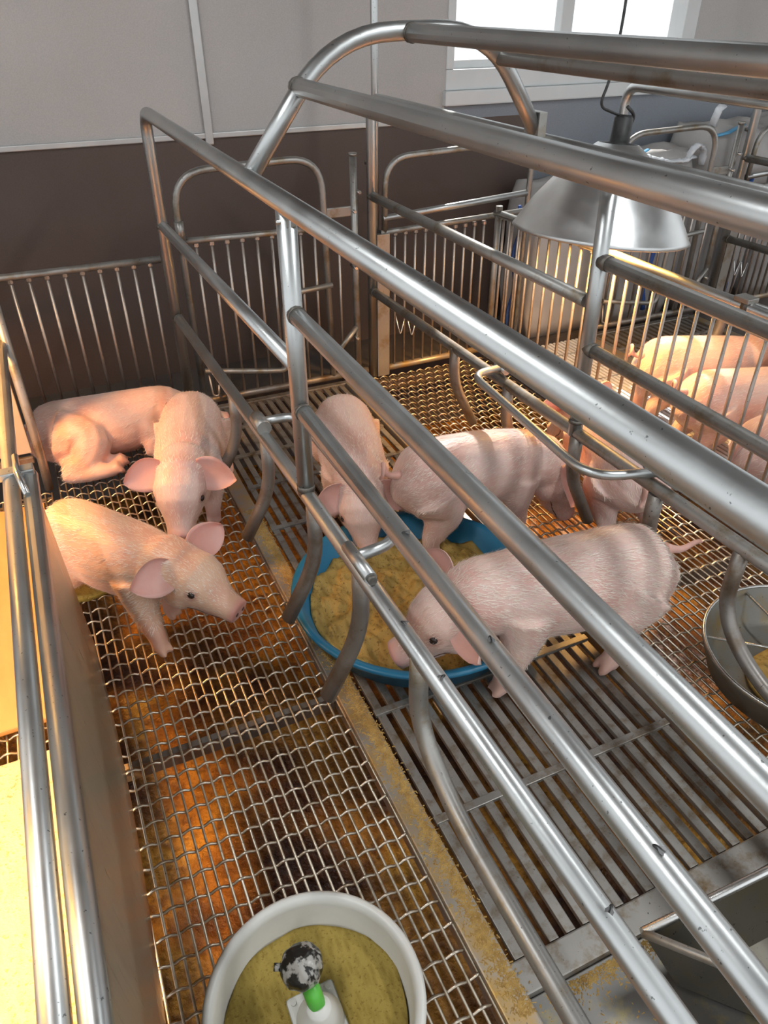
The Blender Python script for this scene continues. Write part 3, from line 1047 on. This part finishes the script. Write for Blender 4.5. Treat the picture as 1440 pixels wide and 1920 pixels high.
# ------------------------------------------------------------------ flies on the rails
def fly(x, y, z, ang, label):
    t = thing('house_fly', (x, y, z), label, 'fly', 'flies on the rails')
    c, s = math.cos(ang), math.sin(ang)
    def P(a, b, h):
        return (x + a * c - b * s, y + a * s + b * c, z + h)
    tube('body', [P(-.005, 0, .002), P(-.002, 0, .0032), P(.001, 0, .0034), P(.004, 0, .003), P(.0055, 0, .0026)],
         [.0009, .0022, .0024, .0019, .0008], M['fly'], t, 8)
    for sgn in (-1, 1):
        V = [P(.001, .001 * sgn, .0055), P(-.004, .005 * sgn, .0050), P(-.008, .0045 * sgn, .0046), P(-.007, .001 * sgn, .0050)]
        V += [(a, b, h + .0004) for a, b, h in V]
        mesh_obj('wing', V, [(0, 1, 2, 3), (7, 6, 5, 4), (0, 4, 5, 1), (1, 5, 6, 2), (2, 6, 7, 3), (3, 7, 4, 0)], M['wing'], t)
    return t


for (y, z, a, lab) in ((.250, .652, 1.9, 'fly on the thin middle rail above the slats'),
                       (.277, .492, .6, 'fly on the lowest rail above the steel plate'),
                       (.800, .656, 2.6, 'fly on the rail beside the piglet eating from the bowl'),
                       (.555, .655, 1.2, 'fly on the rail above the shoulder of the nearest piglet'),
                       (.665, .477, .3, 'small fly on the lowest rail beside the blue bowl rim'),
                       (.800, .472, 2.2, 'small fly on the lowest rail near the muzzle of the nearest piglet')):
    fly(.40, y, z - .001, a, lab)

# ------------------------------------------------------------------ piglets
def ring_loft(cs, ry, rz, n=16, up=(0, 0, 1)):
    """loft of ellipses through centres; ry across, rz up"""
    P = [Vector(c) for c in cs]
    V, F = [], []
    m = len(P)
    for i in range(m):
        T = (P[min(i + 1, m - 1)] - P[max(i - 1, 0)]).normalized()
        U_ = Vector(up)
        U_ = (U_ - T * U_.dot(T)).normalized()
        W = U_.cross(T)
        for k in range(n):
            a = 2 * PI * k / n
            V.append(tuple(P[i] + W * math.cos(a) * ry[i] + U_ * math.sin(a) * rz[i]))
    for i in range(m - 1):
        for k in range(n):
            l = (k + 1) % n
            F.append((i * n + k, i * n + l, (i + 1) * n + l, (i + 1) * n + k))
    F.append(tuple(range(n))[::-1])
    F.append(tuple((m - 1) * n + k for k in range(n)))
    return V, F


def ellipsoid(c, r, rot=None, n=14, m=9):
    V, F = [], []
    for i in range(m + 1):
        th = PI * i / m
        for k in range(n):
            a = 2 * PI * k / n
            v = Vector((r[0] * math.sin(th) * math.cos(a), r[1] * math.sin(th) * math.sin(a), r[2] * math.cos(th)))
            if rot is not None:
                v = rot @ v
            V.append(tuple(v + Vector(c)))
    for i in range(m):
        for k in range(n):
            l = (k + 1) % n
            F.append((i * n + k, (i + 1) * n + k, (i + 1) * n + l, i * n + l))
    return V, F


def smooth_path(pts, rad, n=4):
    """Catmull-Rom through joints with their radii"""
    P = [Vector(p) for p in pts]
    out, ro = [], []
    for i in range(len(P) - 1):
        p0, p1, p2, p3 = P[max(i - 1, 0)], P[i], P[i + 1], P[min(i + 2, len(P) - 1)]
        for k in range(n):
            t = k / n
            out.append(.5 * ((2 * p1) + (p2 - p0) * t + (2 * p0 - 5 * p1 + 4 * p2 - p3) * t * t + (3 * p1 - p0 - 3 * p2 + p3) * t ** 3))
            ro.append(rad[i] * (1 - t) + rad[i + 1] * t)
    out.append(P[-1])
    ro.append(rad[-1])
    return out, ro


def leg_geo(j, r, toe):
    """leg through joints j, and two toes pointing along toe"""
    P, R_ = smooth_path(j, r, 4)
    parts = [sweep(P, R_, 12)]
    foot = Vector(j[-1])
    td = Vector(toe).normalized()
    sd = Vector((-td.y, td.x, 0)).normalized()
    for s in (-1, 1):
        b = foot + sd * .0095 * s
        pts = [b + Vector((0, 0, .018)) - td * .004, b + td * .004 + Vector((0, 0, .008)), b + td * .016 + sd * .002 * s + Vector((0, 0, -.003)),
               b + td * .026 + sd * .003 * s + Vector((0, 0, -.009))]
        parts.append(sweep(pts, [.011, .0125, .0115, .005], 10))
    return parts


def piglet(name, x, y, yaw, label, s=1.0, pitch=0.0, head=(0.0, -.45), neck=(.0, .0), legs=None, tail='down', ears=((.25, .95, .15), (.25, .95, .15)),
           hair=4500, lying=False, fat=1.0, tone=(.75, .53, .465), spine_bend=0.0, arch=0.0, zoff=0.0, ear_fwd=.5):
    """local frame: +X forward, +Y left, Z up; head = (yaw, pitch) of the head, neck = (side, lift) of the neck end"""
    zc = -.115 if lying else 0.0
    sp = [(-.238, .238, .012, .018), (-.230, .232, .050, .055), (-.205, .222, .074, .080), (-.160, .214, .088, .092), (-.09, .209, .090, .095),
          (-.01, .203, .092, .097), (.06, .204, .089, .094), (.115, .210, .080, .088), (.155, .220, .066, .076)]
    cs, ry, rz = [], [], []
    for (px_, pz_, a, b) in sp:
        pz_ += arch * (1 - ((px_ + .04) / .2) ** 2) if abs(px_ + .04) < .2 else 0
        pz_ += math.tan(pitch) * px_ + zc
        cs.append((px_, spine_bend * (px_ / .2) ** 2 * math.copysign(1, px_), pz_))
        ry.append(a * fat)
        rz.append(b * (fat if not lying else .95 * fat))
    nb = Vector(cs[-1])
    hy, hp = head
    hd = Vector((math.cos(hp) * math.cos(hy), math.cos(hp) * math.sin(hy), math.sin(hp)))
    hu = Vector((-math.sin(hp) * math.cos(hy), -math.sin(hp) * math.sin(hy), math.cos(hp)))
    hs = hu.cross(hd).normalized()          # left
    H0 = nb + Vector((.045, .0 + neck[0], .012 + neck[1]))
    def HP(a, b, c):
        return H0 + hd * a + hs * b + hu * c
    # neck runs from the shoulders into the skull
    cs2 = cs + [tuple(nb.lerp(H0, .6)), tuple(HP(.02, 0, 0)), tuple(HP(.055, 0, -.002))]
    ry2 = ry + [.076, .070, .054]
    rz2 = rz + [.083, .072, .054]
    parts = [ring_loft(cs2, ry2, rz2, 20)]
    hc = [(-.005, 0, .0), (.025, 0, .004), (.060, 0, .004), (.090, 0, -.003), (.115, 0, -.012), (.140, 0, -.018), (.165, 0, -.021), (.182, 0, -.021), (.190, 0, -.0205), (.1925, 0, -.0205)]
    hry = [.046, .068, .073, .066, .052, .041, .0355, .0345, .0355, .029]
    hrz = [.050, .064, .066, .059, .048, .039, .0325, .0310, .0320, .026]
    parts.append(ring_loft([tuple(HP(*q)) for q in hc], hry, hrz, 18, up=tuple(hu)))
    hm = Matrix((hd, hs, hu)).transposed()
    parts.append(ring_loft([tuple(HP(*q)) for q in ((.03, 0, -.035), (.08, 0, -.042), (.12, 0, -.045), (.155, 0, -.043), (.168, 0, -.040))],
                           [.046, .046, .037, .026, .012], [.024, .026, .022, .016, .008], 12, up=tuple(hu)))
    for sg in (-1, 1):
        parts.append(ellipsoid(HP(.045, .044 * sg, -.022), (.046, .030, .042), hm))
        parts.append(ellipsoid(HP(.080, .046 * sg, .027), (.026, .015, .014), hm))       # brow
    parts.append(ellipsoid(nb.lerp(H0, .35), (.075, .074 * fat, .082)))
    # limbs
    L = legs or {}
    feet = []
    if not lying:
        hz = lambda q: q + (0)
        for key, sg, front in (('fl', 1, True), ('fr', -1, True), ('hl', 1, False), ('hr', -1, False)):
            dx, dy = L.get(key, (0.0, 0.0))
            pz = math.tan(pitch)
            if front:
                j = [(.100, .044 * sg, .200 + pz * .1), (.092 + dx * .25, .052 * sg, .145), (.094 + dx * .55, .054 * sg + dy * .4, .098),
                     (.104 + dx * .8, .052 * sg + dy * .8, .060), (.100 + dx, .051 * sg + dy, .026)]
                r = [.060, .048, .033, .0235, .0205]
            else:
                j = [(-.150, .044 * sg, .205 - pz * .15), (-.130 + dx * .2, .056 * sg, .150), (-.160 + dx * .55, .057 * sg + dy * .4, .104),
                     (-.186 + dx * .85, .055 * sg + dy * .8, .070), (-.176 + dx, .054 * sg + dy, .026)]
                r = [.078, .061, .037, .0240, .0205]
            feet.append(Vector(j[-1]))
            parts += leg_geo(j, r, (1, 0, 0))
    else:
        def LL(j, r, toe):
            feet.append(Vector(j[-1]))
            parts.extend(leg_geo(j, r, toe))
        sg = -1
        LL([(-.145, .050 * sg, .105), (-.080, .088 * sg, .090), (-.105, .130 * sg, .048), (-.150, .150 * sg, .030), (-.075, .168 * sg, .024), (-.02, .170 * sg, .022)],
           [.092, .076, .052, .032, .025, .021], (1, .05 * sg, 0))
        LL([(-.150, .02 * sg, .08), (-.07, .07 * sg, .045), (-.06, .115 * sg, .030), (.0, .130 * sg, .024)], [.06, .045, .028, .019], (1, 0, 0))
        LL([(.10, .045 * sg, .09), (.13, .085 * sg, .05), (.10, .11 * sg, .028), (.17, .125 * sg, .024)], [.055, .04, .024, .018], (1, 0, 0))
        LL([(.10, -.045 * sg, .09), (.13, -.085 * sg, .05), (.10, -.11 * sg, .028), (.17, -.125 * sg, .024)], [.055, .04, .024, .018], (1, 0, 0))
    # hams and shoulders
    if not lying:
        for sg in (-1, 1):
            parts.append(ellipsoid((-.155, .040 * sg, .200 + zc - math.tan(pitch) * .155), (.070, .050 * fat, .078)))
            parts.append(ellipsoid((.095, .038 * sg, .198 + zc + math.tan(pitch) * .095), (.052, .044 * fat, .068)))
    V, F = merge(*parts)
    me = bpy.data.meshes.new('piglet_raw')
    me.from_pydata(V, [], F)
    raw = bpy.data.objects.new('piglet_raw', me)
    COL.objects.link(raw)
    md = raw.modifiers.new('r', 'REMESH')
    md.mode = 'VOXEL'
    md.voxel_size = .0052
    sm = raw.modifiers.new('s', 'SMOOTH')
    sm.factor = .5
    sm.iterations = 9
    dg = bpy.context.evaluated_depsgraph_get()
    body = bpy.data.meshes.new_from_object(raw.evaluated_get(dg))
    bpy.data.objects.remove(raw)
    nb_v = len(body.vertices)
    co = np.empty(nb_v * 3)
    body.vertices.foreach_get('co', co)
    co = co.reshape(-1, 3)
    no = np.empty(nb_v * 3)
    body.vertices.foreach_get('normal', no)
    no = no.reshape(-1, 3)
    bV = co.tolist()
    bF = [tuple(pl.vertices) for pl in body.polygons]
    bpy.data.meshes.remove(body)
    bvh = BVHTree.FromPolygons(bV, bF)
    eyes = []
    for sg in (-1, 1):
        p_, n_e, _, _ = bvh.find_nearest(HP(.088, .062 * sg, .020))
        eyes.append(p_ - n_e * .0045)
    # colour of the skin, per vertex
    base = np.array(tone)
    col = np.tile(base, (nb_v, 1))
    tip = np.array(HP(.19, 0, -.02))
    hdn = np.array(hd)
    d = (co - tip) @ hdn
    dist = np.linalg.norm(co - tip, axis=1)
    w = np.clip(1 - np.abs(d) / .018, 0, 1) * (dist < .05)
    col = col * (1 - w[:, None]) + np.array((.60, .25, .21)) * w[:, None]
    mz = np.clip((.055 - dist) / .055, 0, 1)[:, None] * .35
    col = col * (1 - mz) + np.array((.64, .33, .27)) * mz
    for f_ in feet:
        dd = np.linalg.norm((co - np.array(f_)) * np.array((1, 1, 1.0)), axis=1)
        w = np.clip((.020 - (co[:, 2] - (f_.z - .026))) / .012, 0, 1) * (dd < .05)
        col = col * (1 - w[:, None]) + np.array((.34, .21, .13)) * w[:, None]
        w = np.clip((.075 - dd) / .06, 0, 1) * .45
        col = col * (1 - w[:, None]) + np.array((.62, .33, .25)) * w[:, None]
    for e_ in eyes:
        w = np.clip((.021 - np.linalg.norm(co - np.array(e_), axis=1)) / .009, 0, 1)[:, None] * .7
        col = col * (1 - w) + np.array((.44, .22, .17)) * w
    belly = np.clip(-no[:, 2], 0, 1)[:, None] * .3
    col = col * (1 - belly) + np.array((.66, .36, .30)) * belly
    # ears
    extraV, extraF, extraC = [], [], []
    for sg, ed in zip((1, -1), ears):
        o_ = HP(.020, .054 * sg, .040)
        d_ = (hd * ed[0] + hs * sg * ed[1] + hu * ed[2]).normalized()
        face = (hd * ear_fwd + hs * sg * .15 + hu * .75)
        n_ = (face - d_ * face.dot(d_)).normalized()
        w_ = n_.cross(d_).normalized()
        nu, nv = 9, 8
        ln = .108
        base_i = len(extraV)
        for lay in (0, 1):
            for i in range(nu + 1):
                u = i / nu
                wid = .043 * (math.sin(PI * min(1, (u * .80 + .20))) ** .75) * (1 if u < .97 else .5) + .002
                for k in range(nv + 1):
                    vv = k / nv * 2 - 1
                    cup = -.016 * (1 - vv * vv) * (1 - .4 * u) + .010 * u * u
                    bend = -.020 * u * u
                    pt = o_ + d_ * (ln * u - .012) + w_ * (wid * vv) + n_ * (cup + (.0022 if lay else -.0022) * (1 - .5 * u)) - hu * (-bend)
                    extraV.append(tuple(pt))
                    extraC.append((.68, .38, .325) if lay else (.72, .46, .39))
        s2 = nv + 1
        o2 = (nu + 1) * s2
        for i in range(nu):
            for k in range(nv):
                a = base_i + i * s2 + k
                extraF.append((a, a + s2, a + s2 + 1, a + 1))
                extraF.append((o2 + a, o2 + a + 1, o2 + a + s2 + 1, o2 + a + s2))
        for i in range(nu):
            for k in (0, nv):
                a = base_i + i * s2 + k
                extraF.append((a, a + s2, o2 + a + s2, o2 + a))
        for k in range(nv):
            for i in (0, nu):
                a = base_i + i * s2 + k
                extraF.append((a, a + 1, o2 + a + 1, o2 + a))
    # tail
    tz = cs[0][2] + .012
    T0 = Vector((-.228, cs[0][1], tz))
    if tail == 'curl':
        tp = [T0, T0 + Vector((-.022, .0, .004))]
        for k in range(1, 13):
            a = k / 12 * 2 * PI * .9
            tp.append(T0 + Vector((-.030 - .028 * k / 12, .016 * math.sin(a) , .004 + .018 * (1 - math.cos(a)))))
    elif tail == 'side':
        tp = [T0 + Vector(q) for q in ((0, 0, 0), (-.018, .01, .004), (-.036, .022, -.006), (-.052, .03, -.022), (-.066, .028, -.028), (-.076, .018, -.018), (-.074, .010, -.006))]
    elif tail == 'out':
        tp = [T0 + Vector(q) for q in ((0, 0, 0), (-.02, .0, -.006), (-.04, -.004, -.014), (-.058, -.006, -.012), (-.074, -.004, -.002), (-.084, .002, .004))]
    else:
        tp = [T0 + Vector(q) for q in ((0, 0, 0), (-.016, 0, -.006), (-.026, .004, -.03), (-.026, .008, -.055), (-.034, .012, -.07))]
    tp2, tr_ = smooth_path(tp, [.013] + list(np.linspace(.0085, .0042, len(tp) - 1)), 3)
    TV, TF = sweep(tp2, tr_, 10)
    o3 = len(extraV)
    extraV += TV
    extraF += [tuple(i + o3 for i in q) for q in TF]
    extraC += [(.68, .40, .33)] * len(TV)
    allV = bV + extraV
    allF = bF + [tuple(i + nb_v for i in q) for q in extraF]
    me = bpy.data.meshes.new(name)
    sV = (np.array(allV) * s)
    sV[:, 2] += zoff
    zmin = sV[:, 2].min()
    sV[:, 2] += .0015 - zmin
    me.from_pydata(sV.tolist(), [], allF)
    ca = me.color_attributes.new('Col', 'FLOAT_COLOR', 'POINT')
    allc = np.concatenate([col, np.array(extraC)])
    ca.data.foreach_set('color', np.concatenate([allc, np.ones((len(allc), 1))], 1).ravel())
    me.materials.append(M['pig'])
    me.polygons.foreach_set('use_smooth', [True] * len(me.polygons))
    ob = bpy.data.objects.new(name, me)
    COL.objects.link(ob)
    ob.location = (x, y, 0)
    ob.rotation_euler = (0, 0, yaw)
    tag(ob, label, 'piglet', 'piglets in the pens')
    sh = .0015 - zmin + zoff
    def child(nm, V, F, mat, sm_=True):
        c = bpy.data.meshes.new(nm)
        vv = np.array(V) * s
        vv[:, 2] += sh
        c.from_pydata(vv.tolist(), [], F)
        c.materials.append(mat)
        if sm_:
            c.polygons.foreach_set('use_smooth', [True] * len(F))
        k = bpy.data.objects.new(nm, c)
        COL.objects.link(k)
        k.parent = ob
        return k
    for sg in (-1, 1):
        child('eye', *ellipsoid(eyes[(sg + 1) // 2], (.0105, .0085, .0095), hm), M['eye'])
        child('nostril', *ellipsoid(HP(.1915, .0125 * sg, -.0185), (.0035, .0058, .0078), hm, 10, 6), M['nostril'])
    mp = []
    for (a, b, c) in ((.085, -.062, -.036), (.105, -.052, -.042), (.130, -.040, -.046), (.155, -.031, -.047), (.172, -.020, -.050), (.178, 0, -.054),
                      (.172, .020, -.050), (.155, .031, -.047), (.130, .040, -.046), (.105, .052, -.042), (.085, .062, -.036)):
        q_, _, _, _ = bvh.find_nearest(HP(a, b, c))
        mp.append(q_)
    mp, mr = smooth_path(mp, [.0008] + [.0016] * 9 + [.0008], 3)
    child('mouth_line', *sweep(mp, mr, 6), M['nostril'])
    # coat of short bristles
    if hair:
        hair = int(hair * 1.7)
        okv = np.linalg.norm(co - tip, axis=1) > .04
        for f_ in feet:
            okv &= np.linalg.norm(co - np.array(f_), axis=1) > .062
        idx = rng.choice(np.nonzero(okv)[0], size=hair, replace=True)
        p0 = co[idx] + rng.normal(0, .0018, (hair, 3))
        n0 = no[idx]
        # bristles lie back along the body and sag down the flanks
        flow = np.tile(np.array((-1.0, 0, -.35)), (hair, 1)) + rng.normal(0, .22, (hair, 3))
        low = (co[idx][:, 2] < .11) & (not lying)
        flow[low] = np.array((-.3, 0, -1.0)) + rng.normal(0, .2, (low.sum(), 3))
        hh = ((co[idx] - np.array(H0)) @ hdn) > .02
        flow[hh] = -hdn + rng.normal(0, .2, (hh.sum(), 3))
        flow -= n0 * (flow * n0).sum(1)[:, None]
        flow /= np.linalg.norm(flow, axis=1)[:, None] + 1e-9
        ln = rng.uniform(.010, .021, hair)[:, None]
        ln[hh] *= .6
        sidev = np.cross(n0, flow)
        wd = .00045
        A = p0 + sidev * wd
        B = p0 - sidev * wd
        Cc = p0 + flow * ln * .55 + n0 * ln * .04
        Dd = p0 + flow * ln + n0 * ln * .05
        Vh = np.stack([A, B, Cc + sidev * wd * .8, Cc - sidev * wd * .8, Dd], 1).reshape(-1, 3)
        b5 = np.arange(hair) * 5
        Fh = [(a, a + 1, a + 3, a + 2) for a in b5.tolist()] + [(a + 2, a + 3, a + 4) for a in b5.tolist()]
        h_ = child('bristle_coat', Vh, Fh, M['hair'], False)
        h_['kind'] = 'stuff'
    return ob


R = math.radians
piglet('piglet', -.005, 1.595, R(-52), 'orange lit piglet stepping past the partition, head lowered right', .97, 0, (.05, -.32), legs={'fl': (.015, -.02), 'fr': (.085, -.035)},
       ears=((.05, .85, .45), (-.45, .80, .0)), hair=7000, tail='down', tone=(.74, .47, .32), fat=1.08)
piglet('piglet', .272, 2.015, R(-106), 'pale piglet facing the camera with spread ears, muzzle over its neighbour', 1.03, 0, (-.10, -.62), legs={'hl': (.0, .03)},
       ears=((.15, .95, -.10), (.15, .95, -.10)), hair=6000, tail='side', neck=(0, .02), fat=1.08)
piglet('piglet', .075, 2.455, R(2), 'piglet lying against the back fence with its hind legs towards the camera', 1.08, 0, (-.1, -.25), lying=True, hair=3000, neck=(0, -.03),
       ears=((-.5, .7, -.1), (-.5, .7, -.1)), tone=(.76, .51, .42), fat=1.1)
piglet('piglet', .715, 1.815, R(-104), 'piglet facing the camera with its head down in the blue bowl', 1.0, 0, (-.02, -.95), neck=(0, -.03), legs={'fl': (-.03, .0), 'fr': (-.04, 0)},
       ears=((.45, .85, -.15), (.45, .85, -.15)), hair=6000, tail='down', fat=1.08)
piglet('piglet', .985, 1.515, R(-4), 'piglet with curled tail and its hind feet in the blue bowl', 1.05, 0, (-.30, -1.0), neck=(-.01, -.035), legs={'fl': (-.01, 0), 'fr': (.01, 0), 'hr': (.02, -.03)},
       ears=((.55, .75, -.1), (.55, .75, -.1)), hair=6000, tail='curl', arch=.02, fat=1.08)
piglet('piglet', .905, 1.005, R(171), 'nearest pale piglet feeding from the blue bowl between the rails', 1.13, 0, (-.10, -.58), neck=(0, -.025), legs={'fl': (.045, .024), 'hl': (.085, .024), 'hr': (.0, .02)},
       ears=((.05, .92, -.30), (.25, .85, .25)), hair=11000, tail='out', fat=1.06)
piglet('piglet', 1.42, 1.475, R(72), 'piglet under the heat lamp with its rump to the camera', 1.06, 0, (.35, -.7), hair=4000, legs={'hr': (.02, -.02)},
       ears=((.2, .9, .1), (.2, .9, .1)), tail='down', fat=1.1)
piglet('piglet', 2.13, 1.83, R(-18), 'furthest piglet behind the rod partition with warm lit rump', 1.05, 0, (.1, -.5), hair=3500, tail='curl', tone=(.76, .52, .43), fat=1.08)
piglet('piglet', 2.06, 1.55, R(-14), 'middle piglet behind the rod partition with curled tail', 1.05, 0, (.1, -.5), hair=3500, tail='curl', tone=(.76, .53, .44), fat=1.08)
piglet('piglet', 2.00, 1.25, R(-8), 'nearest piglet behind the rod partition, half hidden by the thick rail', 1.05, 0, (.0, -.5), hair=3500, tail='down', fat=1.08)
